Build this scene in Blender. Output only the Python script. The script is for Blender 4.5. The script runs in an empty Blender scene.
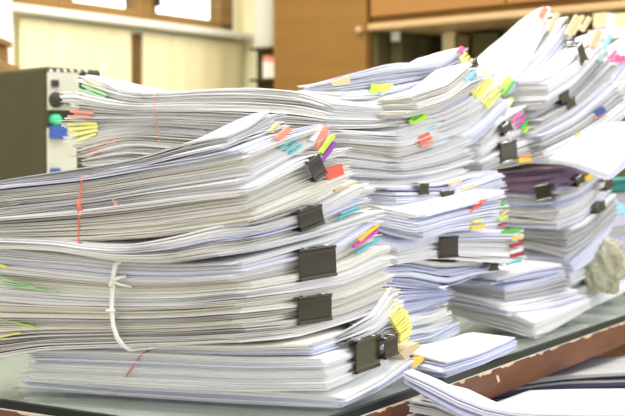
import bpy, bmesh, math, random
import numpy as np
from mathutils import Vector, Matrix
random.seed(7); rng = np.random.RandomState(11)
sc = bpy.context.scene; COL = sc.collection
F = 1200.0; CX, CY = 312.5, 208.0; CAMZ = 0.23; PITCH = math.atan(43 / F)

# ------------------------------------------------------------------ camera geometry (photo pixel -> world ray)
def ray(px, py):
    x = (px - CX) / F; z = -(py - CY) / F; y = 1.0
    c, s = math.cos(PITCH), math.sin(PITCH)
    return Vector((x, y * c + z * s, -y * s + z * c))
def at_y(px, py, Y):
    d = ray(px, py); return Vector((0, 0, CAMZ)) + d * (Y / d.y)
def at_z(px, py, Z):
    d = ray(px, py); return Vector((0, 0, CAMZ)) + d * ((Z - CAMZ) / d.z)
def on_plane(px, py, P, d):
    """ray through the pixel meets the vertical plane through P along horizontal direction d"""
    r = ray(px, py); n = Vector((-d.y, d.x, 0))
    t = n.dot(Vector((P.x, P.y, 0))) / n.dot(Vector((r.x, r.y, 0)))
    return Vector((0, 0, CAMZ)) + r * t

# ------------------------------------------------------------------ materials
def mat(name, col, rough=0.6, metal=0.0, noise=None, coat=0.0, spec=0.5, bump=None, emit=None, trans=0.0):
    m = bpy.data.materials.new(name); m.use_nodes = True
    nt = m.node_tree; b = nt.nodes['Principled BSDF']
    b.inputs['Base Color'].default_value = (*col, 1); b.inputs['Roughness'].default_value = rough
    b.inputs['Metallic'].default_value = metal; b.inputs['Coat Weight'].default_value = coat
    b.inputs['Specular IOR Level'].default_value = spec
    if trans: b.inputs['Transmission Weight'].default_value = trans
    if emit: b.inputs['Emission Color'].default_value = (*emit[0], 1); b.inputs['Emission Strength'].default_value = emit[1]
    tc = nt.nodes.new('ShaderNodeTexCoord')
    if noise:
        sc_, amt, col2, vec = noise
        mp = nt.nodes.new('ShaderNodeMapping'); mp.inputs['Scale'].default_value = vec
        nz = nt.nodes.new('ShaderNodeTexNoise'); nz.inputs['Scale'].default_value = sc_; nz.inputs['Detail'].default_value = 4
        rp = nt.nodes.new('ShaderNodeMapRange'); rp.inputs['From Min'].default_value = 0.35; rp.inputs['From Max'].default_value = 0.65
        rp.inputs['To Max'].default_value = amt
        mx = nt.nodes.new('ShaderNodeMix'); mx.data_type = 'RGBA'
        mx.inputs['A'].default_value = (*col, 1); mx.inputs['B'].default_value = (*col2, 1)
        L = nt.links.new
        L(tc.outputs['Object'], mp.inputs['Vector']); L(mp.outputs['Vector'], nz.inputs['Vector'])
        L(nz.outputs['Fac'], rp.inputs['Value']); L(rp.outputs['Result'], mx.inputs['Factor'])
        L(mx.outputs['Result'], b.inputs['Base Color'])
    if bump:
        bs, bd = bump
        nz = nt.nodes.new('ShaderNodeTexNoise'); nz.inputs['Scale'].default_value = bs
        bp = nt.nodes.new('ShaderNodeBump'); bp.inputs['Strength'].default_value = 0.6; bp.inputs['Distance'].default_value = bd
        nt.links.new(tc.outputs['Object'], nz.inputs['Vector']); nt.links.new(nz.outputs['Fac'], bp.inputs['Height'])
        nt.links.new(bp.outputs['Normal'], b.inputs['Normal'])
    return m
V1 = (1, 1, 1)
def paper(name, col, c2):
    return mat(name, col, 0.85, noise=(30, 0.5, c2, (1, 1, 14)), spec=0.2)
M = dict(
    white=paper('paper_white', (.84, .84, .84), (.79, .79, .795)),
    cool=paper('paper_cool_white', (.76, .78, .90), (.68, .70, .86)),
    cream=paper('paper_cream', (.86, .84, .76), (.80, .78, .70)),
    dusk=paper('paper_painted_shade', (.10, .09, .15), (.16, .15, .22)),  # shade under the desk edge, painted into the paper colour
    pale=paper('paper_newsprint', (.76, .735, .68), (.68, .66, .61)),
    grey=paper('paper_grey', (.55, .55, .55), (.42, .42, .44)),
    lilac=paper('paper_lilac', (.60, .62, .80), (.50, .52, .72)),
    mauve=paper('paper_mauve', (.32, .22, .32), (.24, .16, .26)),
    green=paper('paper_green', (.42, .68, .36), (.34, .60, .32)),
    lime=mat('tab_lime', (.55, .80, .08), .6), leaf=mat('tab_green', (.10, .50, .06), .6),
    yellow=mat('tab_yellow', (.90, .85, .16), .6, noise=(60, .6, (.82, .78, .35), V1)),
    amber=mat('tab_amber', (.88, .58, .05), .6), red=mat('tab_red', (.78, .12, .07), .55),
    salmon=mat('tab_salmon', (.85, .30, .22), .6), pink=mat('tab_pink', (.85, .12, .32), .6),
    magenta=mat('tab_magenta', (.62, .08, .48), .6), purple=mat('tab_purple', (.30, .08, .42), .6),
    teal=mat('tab_teal', (.10, .52, .55), .6), blue=mat('tab_blue', (.12, .25, .70), .6),
    navy=mat('tab_navy', (.04, .09, .32), .5), crimson=mat('tab_crimson', (.42, .03, .04), .6),
    sky=mat('tab_sky_blue', (.35, .68, .82), .6),
    manila=paper('manila_card', (.72, .58, .34), (.62, .50, .30)),
    clip=mat('clip_black_enamel', (.026, .019, .006), .30, coat=.10, spec=.4, noise=(40, .5, (.042, .032, .012), V1)),
    steel=mat('clip_steel_wire', (.75, .75, .73), .22, metal=1.0),
    rubber=mat('red_rubber', (.80, .17, .10), .6), tape=mat('cream_cotton_tape', (.93, .92, .85), .9, bump=(600, .0004)),
    wood=mat('desk_brown_laminate', (.125, .042, .018), .5, noise=(7, .9, (.20, .072, .032), (1, 1, 5)), spec=.3),
    chip=mat('bare_chipboard', (.80, .62, .42), .9, noise=(150, .8, (.60, .42, .26), V1)),
    blackedge=mat('glass_edge_dark_green', (.006, .010, .006), .4, spec=.3),
    mat_=mat('desk_mat_pale_green', (.74, .75, .71), .5, noise=(18, .7, (.82, .83, .80), V1)),
    equip=mat('olive_painted_steel', (.050, .045, .020), .55, spec=.25, noise=(9, .5, (.065, .058, .028), V1)),
    panel=mat('ivory_panel_paint', (.62, .60, .48), .5, noise=(14, .5, (.50, .48, .38), V1)),
    knob=mat('brown_black_bakelite', (.035, .022, .018), .35), greenlamp=mat('green_plastic', (.05, .55, .25), .3),
    bluebox=mat('blue_plastic', (.04, .09, .35), .4),
    wall=mat('wall_cream_paint', (.80, .75, .50), .8, noise=(3, .4, (.74, .69, .45), V1)),
    blind=mat('cream_fabric_panel', (.88, .80, .50), .85, noise=(3, .5, (.82, .72, .42), (14, 14, .4))),
    sill=mat('white_sill_paint', (.82, .80, .72), .5), frame=mat('window_frame_oak', (.30, .17, .05), .5, noise=(5, .7, (.22, .12, .035), (1, 1, 6))),
    dark=mat('dark_brown_gap', (.16, .09, .02), .7, noise=(6, .5, (.12, .065, .015), V1)),
    cab=mat('cabinet_ochre_wood', (.20, .098, .018), .5, spec=.3, noise=(4, .7, (.24, .12, .025), (1, 1, 7))),
    cab2=mat('cabinet_orange_wood', (.31, .145, .038), .5, spec=.3, noise=(4, .6, (.27, .125, .03), (1, 1, 7))),
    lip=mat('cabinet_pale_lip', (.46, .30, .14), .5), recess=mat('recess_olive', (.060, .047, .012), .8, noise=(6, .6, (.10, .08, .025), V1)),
    curtain=mat('white_curtain', (.93, .92, .86), .9), floor=mat('floor_tile', (.40, .36, .30), .5, noise=(5, .5, (.34, .30, .25), V1)),
    bench=mat('bench_dark_wood', (.05, .035, .03), .6, noise=(6, .5, (.08, .055, .045), V1)),
    bag=mat('crinkled_plastic', (.60, .57, .44), .3, bump=(40, .01), noise=(30, .8, (.36, .34, .20), V1)),
    tealf=mat('teal_folder_card', (.05, .25, .22), .6), pinkb=mat('pink_box_card', (.78, .30, .50), .6),
    ink=mat('printed_ink', (.25, .25, .28), .9), handw=mat('red_pen_ink', (.75, .15, .18), .9),
)
EDGE = {}
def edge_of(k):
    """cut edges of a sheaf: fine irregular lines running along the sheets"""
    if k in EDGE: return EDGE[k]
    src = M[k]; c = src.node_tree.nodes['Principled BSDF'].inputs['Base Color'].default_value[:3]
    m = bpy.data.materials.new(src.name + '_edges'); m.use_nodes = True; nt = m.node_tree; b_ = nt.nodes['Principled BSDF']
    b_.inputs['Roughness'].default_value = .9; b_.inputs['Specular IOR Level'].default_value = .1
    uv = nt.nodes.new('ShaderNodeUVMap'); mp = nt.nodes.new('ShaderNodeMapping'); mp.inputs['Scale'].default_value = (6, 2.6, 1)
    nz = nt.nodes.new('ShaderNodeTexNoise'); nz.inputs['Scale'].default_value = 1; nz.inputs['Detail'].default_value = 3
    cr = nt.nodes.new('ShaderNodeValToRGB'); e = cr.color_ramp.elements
    e[0].position = .36; e[0].color = (c[0] * .42, c[1] * .41, c[2] * .39, 1); e[1].position = .60; e[1].color = (min(c[0] * 1.03, .9), min(c[1] * 1.02, .9), c[2], 1)  # dark stop paints the shade in the gaps between sheets
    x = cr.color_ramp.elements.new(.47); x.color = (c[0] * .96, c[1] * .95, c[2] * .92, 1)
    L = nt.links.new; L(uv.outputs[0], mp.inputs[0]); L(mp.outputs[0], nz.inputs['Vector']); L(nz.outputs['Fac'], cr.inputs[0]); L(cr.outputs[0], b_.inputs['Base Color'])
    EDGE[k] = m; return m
def glassmat():
    m = bpy.data.materials.new('clear_glass'); m.use_nodes = True; nt = m.node_tree; nt.nodes.clear()
    o = nt.nodes.new('ShaderNodeOutputMaterial'); mix = nt.nodes.new('ShaderNodeMixShader')
    t = nt.nodes.new('ShaderNodeBsdfTransparent'); t.inputs['Color'].default_value = (.96, .985, .965, 1)
    g = nt.nodes.new('ShaderNodeBsdfGlossy'); g.inputs['Roughness'].default_value = .06
    f = nt.nodes.new('ShaderNodeFresnel'); f.inputs['IOR'].default_value = 1.5
    ge = nt.nodes.new('ShaderNodeNewGeometry'); mr = nt.nodes.new('ShaderNodeMapRange'); mr.inputs['To Min'].default_value = 1.5; mr.inputs['To Max'].default_value = 1 / 1.5
    nt.links.new(ge.outputs['Backfacing'], mr.inputs['Value']); nt.links.new(mr.outputs[0], f.inputs['IOR'])
    nt.links.new(f.outputs[0], mix.inputs[0]); nt.links.new(t.outputs[0], mix.inputs[1]); nt.links.new(g.outputs[0], mix.inputs[2])
    nt.links.new(mix.outputs[0], o.inputs[0]); return m
M['glass'] = glassmat()

# ------------------------------------------------------------------ helpers
def link(name, me, mats, parent=None):
    o = bpy.data.objects.new(name, me); COL.objects.link(o)
    for m in (mats if isinstance(mats, (list, tuple)) else [mats]): me.materials.append(m)
    if parent:
        o.parent = parent; o.matrix_parent_inverse = Matrix.Translation(-Vector(parent.location))
    return o
def tag(o, label=None, cat=None, group=None, kind=None):
    if label: o['label'] = label
    if cat: o['category'] = cat
    if group: o['group'] = group
    if kind: o['kind'] = kind
    return o
def empty(name, loc):
    o = bpy.data.objects.new(name, None); COL.objects.link(o); o.location = loc; o.empty_display_size = .02; return o
class MB:
    def __init__(s): s.v = []; s.f = []; s.m = []
    def add(s, vs, fs, mi=0):
        b = len(s.v); s.v += [tuple(v) for v in vs]; s.f += [tuple(b + i for i in f) for f in fs]; s.m += [mi] * len(fs)
    def box(s, o, ax, ay, az, mi=0):
        o, ax, ay, az = map(Vector, (o, ax, ay, az))
        vs = [o + ax * i + ay * j + az * k for k in (0, 1) for j in (0, 1) for i in (0, 1)]
        s.add(vs, [(0, 2, 3, 1), (4, 5, 7, 6), (0, 1, 5, 4), (2, 6, 7, 3), (0, 4, 6, 2), (1, 3, 7, 5)], mi)
    def prism(s, poly, ext, mi=0):
        poly = [Vector(p) for p in poly]; n = len(poly); ext = Vector(ext)
        vs = poly + [p + ext for p in poly]
        s.add(vs, [tuple(range(n)), tuple(reversed(range(n, 2 * n)))] + [(i, (i + 1) % n, n + (i + 1) % n, n + i) for i in range(n)], mi)
    def tube(s, pts, r, seg=8, closed=False, flat=1.0, mi=0):
        pts = [Vector(p) for p in pts]; n = len(pts); vs = []; up = None
        for i, p in enumerate(pts):
            a = pts[(i - 1) % n] if (closed or i > 0) else p; b = pts[(i + 1) % n] if (closed or i < n - 1) else p
            t = (b - a).normalized()
            if up is None: up = Vector((0, 0, 1)) if abs(t.z) < .8 else Vector((0, 1, 0))
            x = t.cross(up); x = x.normalized() if x.length > 1e-5 else Vector((1, 0, 0)); y = x.cross(t).normalized(); up = y
            for k in range(seg):
                q = 2 * math.pi * k / seg; vs.append(p + x * math.cos(q) * r + y * math.sin(q) * r * flat)
        fs = []
        for i in range(n if closed else n - 1):
            for k in range(seg):
                a = i * seg + k; b = i * seg + (k + 1) % seg; j = (i + 1) % n
                fs.append((a, b, j * seg + (k + 1) % seg, j * seg + k))
        if not closed: fs += [tuple(range(seg)), tuple(reversed(range((n - 1) * seg, n * seg)))]
        s.add(vs, fs, mi)
    def lathe(s, o, axis, prof, seg=20, mi=0):
        o = Vector(o); axis = Vector(axis).normalized(); u = axis.orthogonal().normalized(); w = axis.cross(u); vs = []
        for (h, r) in prof:
            for k in range(seg):
                q = 2 * math.pi * k / seg; vs.append(o + axis * h + u * math.cos(q) * r + w * math.sin(q) * r)
        fs = [(i * seg + k, i * seg + (k + 1) % seg, (i + 1) * seg + (k + 1) % seg, (i + 1) * seg + k) for i in range(len(prof) - 1) for k in range(seg)]
        fs += [tuple(reversed(range(seg))), tuple(range((len(prof) - 1) * seg, len(prof) * seg))]
        s.add(vs, fs, mi)
    def build(s, name, mats, parent=None, smooth=False, bevel=0):
        me = bpy.data.meshes.new(name); me.from_pydata(s.v, [], s.f)
        bm = bmesh.new(); bm.from_mesh(me); bmesh.ops.recalc_face_normals(bm, faces=bm.faces); bm.to_mesh(me); bm.free()
        me.polygons.foreach_set('material_index', s.m)
        if smooth: me.polygons.foreach_set('use_smooth', [True] * len(me.polygons))
        o = link(name, me, mats, parent)
        if bevel:
            md = o.modifiers.new('bevel', 'BEVEL'); md.width = bevel; md.segments = 2; md.limit_method = 'ANGLE'
        return o

# ------------------------------------------------------------------ paper packets
def curve(xs, zs):
    """smoothed interpolation of the measured edge heights"""
    xs = np.array(xs); zs = np.array(zs); o = np.argsort(xs); xs = xs[o]; zs = zs[o]
    g = np.linspace(xs[0], xs[-1], 60); y = np.interp(g, xs, zs)
    for _ in range(14):
        y[1:-1] = y[1:-1] * .5 + (y[:-2] + y[2:]) * .25
    return lambda q: np.interp(q, g, y)
def wob(n):
    """random smooth 2-D wobble"""
    a = rng.uniform(-1, 1, (3,)); fx = rng.uniform(.5, 3.2, (3,)); fy = rng.uniform(.4, 2, (3,)); ph = rng.uniform(0, 6.28, (3,))
    return lambda U, W: sum(a[i] * np.sin(fx[i] * U * 3 + fy[i] * W * 3 + ph[i]) for i in range(3)) / 1.8
PK = {}
def angle_dirs(aL, aR):
    return Vector((-math.cos(math.radians(aL)), math.sin(math.radians(aL)), 0)), Vector((math.sin(math.radians(aR)), math.cos(math.radians(aR)), 0))
def packet(key, cpx, Y, aL, aR, bot, top, label, mix, group='bundles of paper stacked on the desk', t=.0011, jit=.0022, cat='paper bundle',
           name='paper_bundle', gap=.30, wave=.5, extra=None, nu=18, nv=10, flare=0.0, cover=None, fade=.13, La=None):
    P = at_y(cpx, 165, Y); dL, dR = angle_dirs(aL, aR)
    def prof(pts):
        La, Lz, Ra, Rz = [], [], [], []
        for (x, y) in pts:
            if x <= cpx: q = on_plane(x, y, P, dL); La.append((q - P).dot(dL)); Lz.append(q.z)
            if x >= cpx: q = on_plane(x, y, P, dR); Ra.append((q - P).dot(dR)); Rz.append(q.z)
        # corner height
        xs = [p[0] for p in pts]; yc = float(np.interp(cpx, xs, [p[1] for p in pts])); zc = on_plane(cpx, yc, P, dL).z
        if not any(abs(p[0] - cpx) < .01 for p in pts): La.append(0); Lz.append(zc); Ra.append(0); Rz.append(zc)
        return max(La), max(Ra), curve(La, Lz) if len(La) > 1 else (lambda q: q * 0 + zc), curve(Ra, Rz) if len(Ra) > 1 else (lambda q: q * 0 + zc), zc
    bA, bB, bl, br, bc = prof(bot); tA, tB, tl, tr, tc = prof(top)
    if bA < .05: bA = tA = .28
    if La: bA = tA = La
    if bB < .05: bB = tB = .20
    H = max(tc - bc, float(tl(tA * .5) - bl(bA * .5)), .002); n = max(1, int(round(H / t)))
    w = rng.uniform(.35, 2.2, n); e = np.concatenate([[0], np.cumsum(w)]); e /= e[-1]
    mix = dict(mix)
    if cover: mix.setdefault(cover, .001)
    keys = list(mix); pr = np.array([mix[k] for k in keys], float); pr /= pr.sum()
    me = bpy.data.meshes.new('sheets'); VV = []; FF = []; MI = []; UVS = []
    U0, W0 = np.meshgrid(np.linspace(0, 1, nu), np.linspace(0, 1, nv), indexing='ij')
    idx = np.arange(nu * nv).reshape(nu, nv); N = nu * nv
    a_, b_, c_, d_ = idx[:-1, :-1].ravel(), idx[1:, :-1].ravel(), idx[1:, 1:].ravel(), idx[:-1, 1:].ravel()
    topf = np.stack([a_, d_, c_, b_], 1); botf = np.stack([a_, b_, c_, d_], 1) + N
    ring = np.concatenate([idx[:, 0], idx[-1, 1:], idx[-2::-1, -1], idx[0, -2:0:-1]]); r2 = np.roll(ring, -1)
    sidef = np.stack([ring, r2, r2 + N, ring + N], 1); faces1 = np.concatenate([topf, botf, sidef]); base = 0
    zmin = 1e9; cur = None; run = 0
    Wb = wob(0)
    for k in range(n):
        f0, f1 = e[k], e[k + 1]; fm = (f0 + f1) / 2
        if run <= 0:
            cur = keys[rng.choice(len(keys), p=pr)]; run = rng.randint(1, 9)
            ga, gb, ge = rng.normal(0, jit * 1.9, 3); gp = rng.normal(0, .012)
        run -= 1
        ja, jb = ga + rng.normal(0, jit * .55), gb + rng.normal(0, jit * .55)
        A1 = bA + (tA - bA) * fm + ge + rng.normal(0, jit); B1 = bB + (tB - bB) * fm + rng.normal(0, jit * 1.5) + flare * abs(math.sin(fm * 9))
        ja = min(max(ja, -.0035), .009); jb = min(max(jb, -.006), .012)
        rot = gp + rng.normal(0, .004); rot2 = rng.normal(0, .004)
        A = ja + U0 * (A1 - ja); B = jb + W0 * (B1 - jb)
        Bp = B + A * rot; Ap = A + B * rot2
        fd = 1 / (1 + (np.maximum(A, 0) / fade) ** 2); fe = 1 / (1 + (np.maximum(B, 0) / .16) ** 2)
        zb = bc + (bl(np.clip(A, 0, bA)) - bc) * fe + (br(np.clip(B, 0, bB)) - bc) * fd
        zt = tc + (tl(np.clip(A, 0, tA)) - tc) * fe + (tr(np.clip(B, 0, tB)) - tc) * fd
        zt = np.maximum(zt, zb + .0004 * n)
        wv = wob(0)(U0, W0) * wave / n
        g = (f1 - f0) * gap * rng.uniform(0, 1.6)
        F0 = np.clip(f0 + wv, 0, 1) if k > 0 else f0 + 0 * wv
        F1 = np.clip(f1 - g + wv * .9, 0, 1) if k < n - 1 else f1 + 0 * wv
        Zl = zb + (zt - zb) * F0; Zu = np.maximum(zb + (zt - zb) * F1, Zl + .00025)
        X = P.x + Ap * dL.x + Bp * dR.x; Yy = P.y + Ap * dL.y + Bp * dR.y
        VV.append(np.stack([X.ravel(), Yy.ravel(), Zu.ravel()], 1)); VV.append(np.stack([X.ravel(), Yy.ravel(), Zl.ravel()], 1))
        FF.append(faces1 + base); base += 2 * N; mi = keys.index(cur)
        if cover and k >= n - 2: mi = keys.index(cover)
        MI += [mi] * (len(topf) + len(botf)) + [mi + len(keys)] * len(sidef)
        th_ = max((f1 - f0) * H * 1000, .4); rl = np.arange(len(ring)) / nu * .30; vo = rng.uniform(0, 60)
        uvs = np.zeros((len(faces1), 4, 2)); s_ = len(topf) + len(botf)
        uvs[s_:, 0, 0] = rl; uvs[s_:, 1, 0] = rl + .3 / nu; uvs[s_:, 2, 0] = rl + .3 / nu; uvs[s_:, 3, 0] = rl
        uvs[s_:, 0:2, 1] = vo + th_; uvs[s_:, 2:4, 1] = vo; UVS.append(uvs.reshape(-1))
    VV = np.concatenate(VV); FF = np.concatenate(FF)
    me.from_pydata(VV.tolist(), [], FF.tolist()); me.polygons.foreach_set('material_index', MI)
    ul = me.uv_layers.new(name='UVMap'); ul.data.foreach_set('uv', np.concatenate(UVS))
    sm = np.tile(np.concatenate([np.ones(len(topf) + len(botf), bool), np.zeros(len(sidef), bool)]), n)
    me.polygons.foreach_set('use_smooth', sm)
    root = empty(name, (P.x, P.y, float(VV[:, 2].min()))); tag(root, label, cat, group)
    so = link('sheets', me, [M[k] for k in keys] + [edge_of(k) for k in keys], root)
    p = dict(root=root, P=P, dL=dL, dR=dR, bl=bl, br=br, tl=tl, tr=tr, bc=bc, tc=tc, cpx=cpx, A=(bA, tA), B=(bB, tB))
    PK[key] = p
    if extra: extra(p)
    return p
def face_pt(p, px, py, side='R', out=.0):
    d = p['dR'] if side == 'R' else p['dL']
    n = -p['dL'] if side == 'R' else -p['dR']
    return on_plane(px, py, p['P'] + n * out, d)
def tab(key, pts, color, side='R', depth=.003, out=.0018, label=None):
    """paper flag stuck to a sheet: outline on the face of the packet, reaching inwards along the sheet"""
    p = PK[key]; n = -p['dL'] if side == 'R' else -p['dR']
    poly = [face_pt(p, x, y, side, out) for x, y in pts]
    mb = MB(); mb.prism(poly, -n * depth)
    o = mb.build('index_tab', M[color], p['root'])
    if label: o['label'] = label
    return o
def strip(key, x, y, L, ang, wd, color, side='R', out=.002, label=None, depth=.003):
    a = math.radians(ang); ux, uy = math.cos(a), -math.sin(a); vx, vy = -uy, ux
    pts = [(x, y), (x + ux * L, y + uy * L), (x + ux * L + vx * wd, y + uy * L + vy * wd), (x + vx * wd, y + vy * wd)]
    tab(key, pts, color, side, depth, out, label)
def clip(key, cxp, cyp, wpx, hpx, ang, label, side='R', wire=False, out=.0065, group='black binder clips on the paper bundles', skew=0, mark=None):
    """binder clip: enamelled spring body wrapping the paper edge, two wire handles"""
    p = PK[key]; a = math.radians(ang)
    c = face_pt(p, cxp, cyp, side, out); n = (-p['dL'] if side == 'R' else -p['dR'])
    r = face_pt(p, cxp + wpx / 2 * math.cos(a), cyp - wpx / 2 * math.sin(a), side, out)
    u = face_pt(p, cxp, cyp - hpx / 2, side, out)
    ax = (r - c); w = ax.length; ax.normalize(); h = (u - c).length
    up = (Vector((0, 0, 1)) - ax * ax.z).normalized(); n = ax.cross(up).normalized()
    if n.dot(c - Vector((0, 0, CAMZ))) > 0: n = -n
    root = empty('binder_clip', c); tag(root, label, 'binder clip', group)
    th = .0008; dpt = max(.012, min(h * 1.1, .022))
    # profile in (outward, up): jaw - rolled corner - slightly hollow spine - rolled corner - jaw
    pr = [(-dpt, h * .93), (-dpt * .5, h * .98)]
    rr = max(.0014, h * .09)
    for k in range(7):
        q = math.pi * (1 - k / 6.0) * .5 + (math.pi * 0); ang_ = math.pi / 2 * (1 - k / 3.0)
        pr.append((rr * .3 + rr * math.cos(ang_), h - rr * .2 + rr * math.sin(ang_) - rr * .6))
    for k in range(1, 8):
        zz = h * (1 - 2 * k / 8.0) * .82; pr.append((.0004 + rr * .35 * (abs(zz) / h) ** 2, zz))
    for k in range(7):
        ang_ = -math.pi / 2 * (k / 3.0 - 1); pr.append((rr * .3 + rr * math.cos(math.pi / 2 * (1 - k / 3.0)), -h + rr * .2 + rr * .6 + rr * math.sin(math.pi / 2 * (1 - k / 3.0))))
    pr += [(-dpt * .5, -h * .98), (-dpt, -h * .93)]
    def pt(s, o_, z_): return c + ax * s + n * o_ + up * z_
    mb = MB(); m = len(pr); vs = []; NS = 6
    for i in range(NS + 1):
        s = -w + 2 * w * i / NS
        for (o_, z_) in pr: vs.append(pt(s, o_, z_))
    for i in range(NS + 1):
        s = -w + 2 * w * i / NS
        for (o_, z_) in pr: vs.append(pt(s, o_ - th, z_ * (1 - th / max(h, .004))))
    K = (NS + 1) * m; fs = []
    for i in range(NS):
        for j in range(m - 1):
            q = (i * m + j, i * m + j + 1, (i + 1) * m + j + 1, (i + 1) * m + j); fs += [q, tuple(x + K for x in reversed(q))]
    for j in range(m - 1):
        for i in (0, NS): fs.append((i * m + j, i * m + j + 1, K + i * m + j + 1, K + i * m + j))
    for i in range(NS):
        for j in (0, m - 1): fs.append((i * m + j, (i + 1) * m + j, K + (i + 1) * m + j, K + i * m + j))
    mb.add(vs, fs)
    mb.build('clip_body', M['clip'], root, smooth=False)
    for sg in (1, -1):
        hw = w * .62; L = dpt * 1.5; r_ = max(.0007, h * .045)
        if False: pts = [pt(-hw, rr * 1.3, sg * h * .95), pt(-hw * .95, rr * 1.9, sg * h * .55), pt(-hw * .6, rr * 2.0, sg * h * .30), pt(hw * .6, rr * 2.0, sg * h * .30), pt(hw * .95, rr * 1.9, sg * h * .55), pt(hw, rr * 1.3, sg * h * .95)]
        else: pts = [pt(-hw, 0, sg * (h * 1.02)), pt(-hw * .7, -L * .7, sg * h * 1.10), pt(-hw * .45, -L, sg * h * 1.08), pt(hw * .45, -L, sg * h * 1.08), pt(hw * .7, -L * .7, sg * h * 1.10), pt(hw, 0, sg * h * 1.02)]
        hb = MB(); hb.tube(pts, r_, 6)
        ho = hb.build('clip_handle', M['steel'], root, smooth=True); ho['label'] = 'steel wire clip handle'
        if wire:
            hb = MB(); hb.tube([pt(-w, rr * .8, sg * h * .96), pt(w, rr * .8, sg * h * .96)], rr * .9, 8); e = hb.build('rolled_edge', M['steel'], root, smooth=True); e['label'] = 'shiny rolled steel edge'
    return root
def zfade(zl, zr, zc, a, b):
    return float(zc + (zl - zc) / (1 + (b / .16) ** 2) + (zr - zc) / (1 + (a / .13) ** 2))
def band(key_lo, key_hi, front, label, material, name='rubber_band', r=.0009, flat=1.0, extra=None, group=None):
    lo, hi = PK[key_lo], PK[key_hi]
    n = -lo['dR']
    f = [on_plane(x, y, hi['P'] if i < len(front) / 2 else lo['P'], hi['dL'] if i < len(front) / 2 else lo['dL']) + n * (r * .9 + .0035) for i, (x, y) in enumerate(front)]
    def az(p, q): return (q - p['P']).dot(p['dL'])
    at_, ab = az(hi, f[0]), az(lo, f[-1]); pts = list(f)
    Bm = max(lo['B'] + hi['B'])
    for k in range(0, 9):
        b = Bm * k / 8 if k else .004
        b = min(b, Bm); pts.append(lo['P'] + lo['dL'] * ab + lo['dR'] * b + Vector((0, 0, 1)) * (zfade(lo['bl'](ab), lo['br'](min(b, lo['B'][0])), lo['bc'], ab, b) - r - lo['P'].z))
    for k in range(8, -1, -1):
        b = Bm * k / 8 if k else .004
        pts.append(hi['P'] + hi['dL'] * at_ + hi['dR'] * b + Vector((0, 0, 1)) * (zfade(hi['tl'](at_), hi['tr'](min(b, hi['B'][1])), hi['tc'], at_, b) + r - hi['P'].z))
    mb = MB(); mb.tube(pts, r, 8, closed=True, flat=flat)
    if extra: extra(mb, f)
    o = mb.build(name, M[material], smooth=True); tag(o, label, 'rubber band' if 'rubber' in name else 'tie', group); return o

# =================================================================== THE DESK
s85 = 1.0
DC = at_z(269, 439, -0.0); DC.z = 0
u = Vector((-.848, .53, 0)); v = Vector((.53, .848, 0)); Z = Vector((0, 0, 1))
def D(a, b, z): return DC + u * a + v * b + Z * z
UL, VL = 1.45, 1.75
desk = empty('desk', D(0, 0, -.78)); tag(desk, 'brown wooden desk with chipped edge carrying the stacks of paper', 'desk')
GT = .008
mb = MB(); mb.box(D(0, 0, -GT - .0015 - .034), u * UL, v * VL, Z * .034); mb.build('desktop', M['wood'], desk, bevel=.0015)
mb = MB()   # worn places where the laminate has chipped off the upper edge
for side in ('v', 'u'):
    pos = .02
    while pos < (1.3 if side == 'v' else 1.0):
        L = random.uniform(.012, .06); g = random.uniform(.004, .05); hgt = random.uniform(.0018, .0045)
        zt = -GT - .0014; A0 = (lambda q, z: D(-.0006, q, z)) if side == 'v' else (lambda q, z: D(q, -.0006, z))
        inn = u * .004 if side == 'v' else v * .004
        k = 6; up_ = [A0(pos + L * i / k, zt) for i in range(k + 1)]; dn = [A0(pos + L * i / k, zt - hgt * (random.uniform(.3, 1) if 0 < i < k else .1)) for i in range(k, -1, -1)]
        mb.prism(up_ + dn, inn); cm_ = mb.build('chipped_edge', M['chip'], desk); cm_['label'] = 'pale bare chipboard where the edge is worn'; mb = MB(); pos += L + g
mb.prism([D(-.0006, .475, -.017), D(-.0006, .482, -.018), D(-.0006, .487, -.026), D(-.0006, .482, -.027)], u * .003)
c_ = mb.build('chipped_edge', M['chip'], desk); c_['label'] = 'pale bare chipboard showing along the worn edge'
mb = MB()
for a, b in ((.06, .08), (UL - .12, .08), (.06, VL - .12), (UL - .12, VL - .12)):
    mb = MB(); mb.box(D(a, b, -.78), u * .06, v * .06, Z * (.78 - GT - .036)); mb.build('leg', M['wood'], desk)
mb = MB(); mb.box(D(.10, .10, -.16), u * (UL - .2), v * .02, Z * .117); mb.build('apron', M['wood'], desk)
mb = MB(); mb.box(D(.10, .12, -.16), u * .02, v * (VL - .24), Z * .117); mb.build('apron', M['wood'], desk)
mb = MB(); mb.box(D(.0005, .0005, -GT - .0015), u * (UL - .001), v * (VL - .001), Z * .0014); mb.build('desk_mat', M['mat_'], desk)
gl = empty('glass_sheet', D(0, 0, -GT)); tag(gl, 'greenish glass sheet with dark edge covering the desk top', 'glass sheet')
mb = MB(); mb.box(D(.006, .006, -GT), u * (UL - .012), v * (VL - .012), Z * GT); mb.build('glass_pane', M['glass'], gl)
mb = MB(); mb.box(D(0, 0, -GT), u * UL, v * .006, Z * (GT - .0002)); mb.box(D(0, 0, -GT), u * .006, v * VL, Z * (GT - .0002)); mb.build('glass_edge', M['blackedge'], gl)

WC_ = {'white': 5, 'cream': 4, 'grey': 1}; CL = {'cool': 5, 'white': 3, 'lilac': 1.5, 'grey': .6}
LI = {'cool': 4, 'lilac': 3, 'white': 3}; GR = {'grey': 4, 'cool': 3, 'lilac': 1, 'white': 1.5}
GA = 'paper bundles of the front left stack'; GB = 'paper bundles of the long rear stack'; GM = 'paper bundles of the middle stack'
GN = 'paper bundles of the low stack by the desk edge'; GD = 'paper bundles of the right stack'; GT_ = 'curled paper bundles on the top right'
GP = 'papers on the bench beside the desk'
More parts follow.
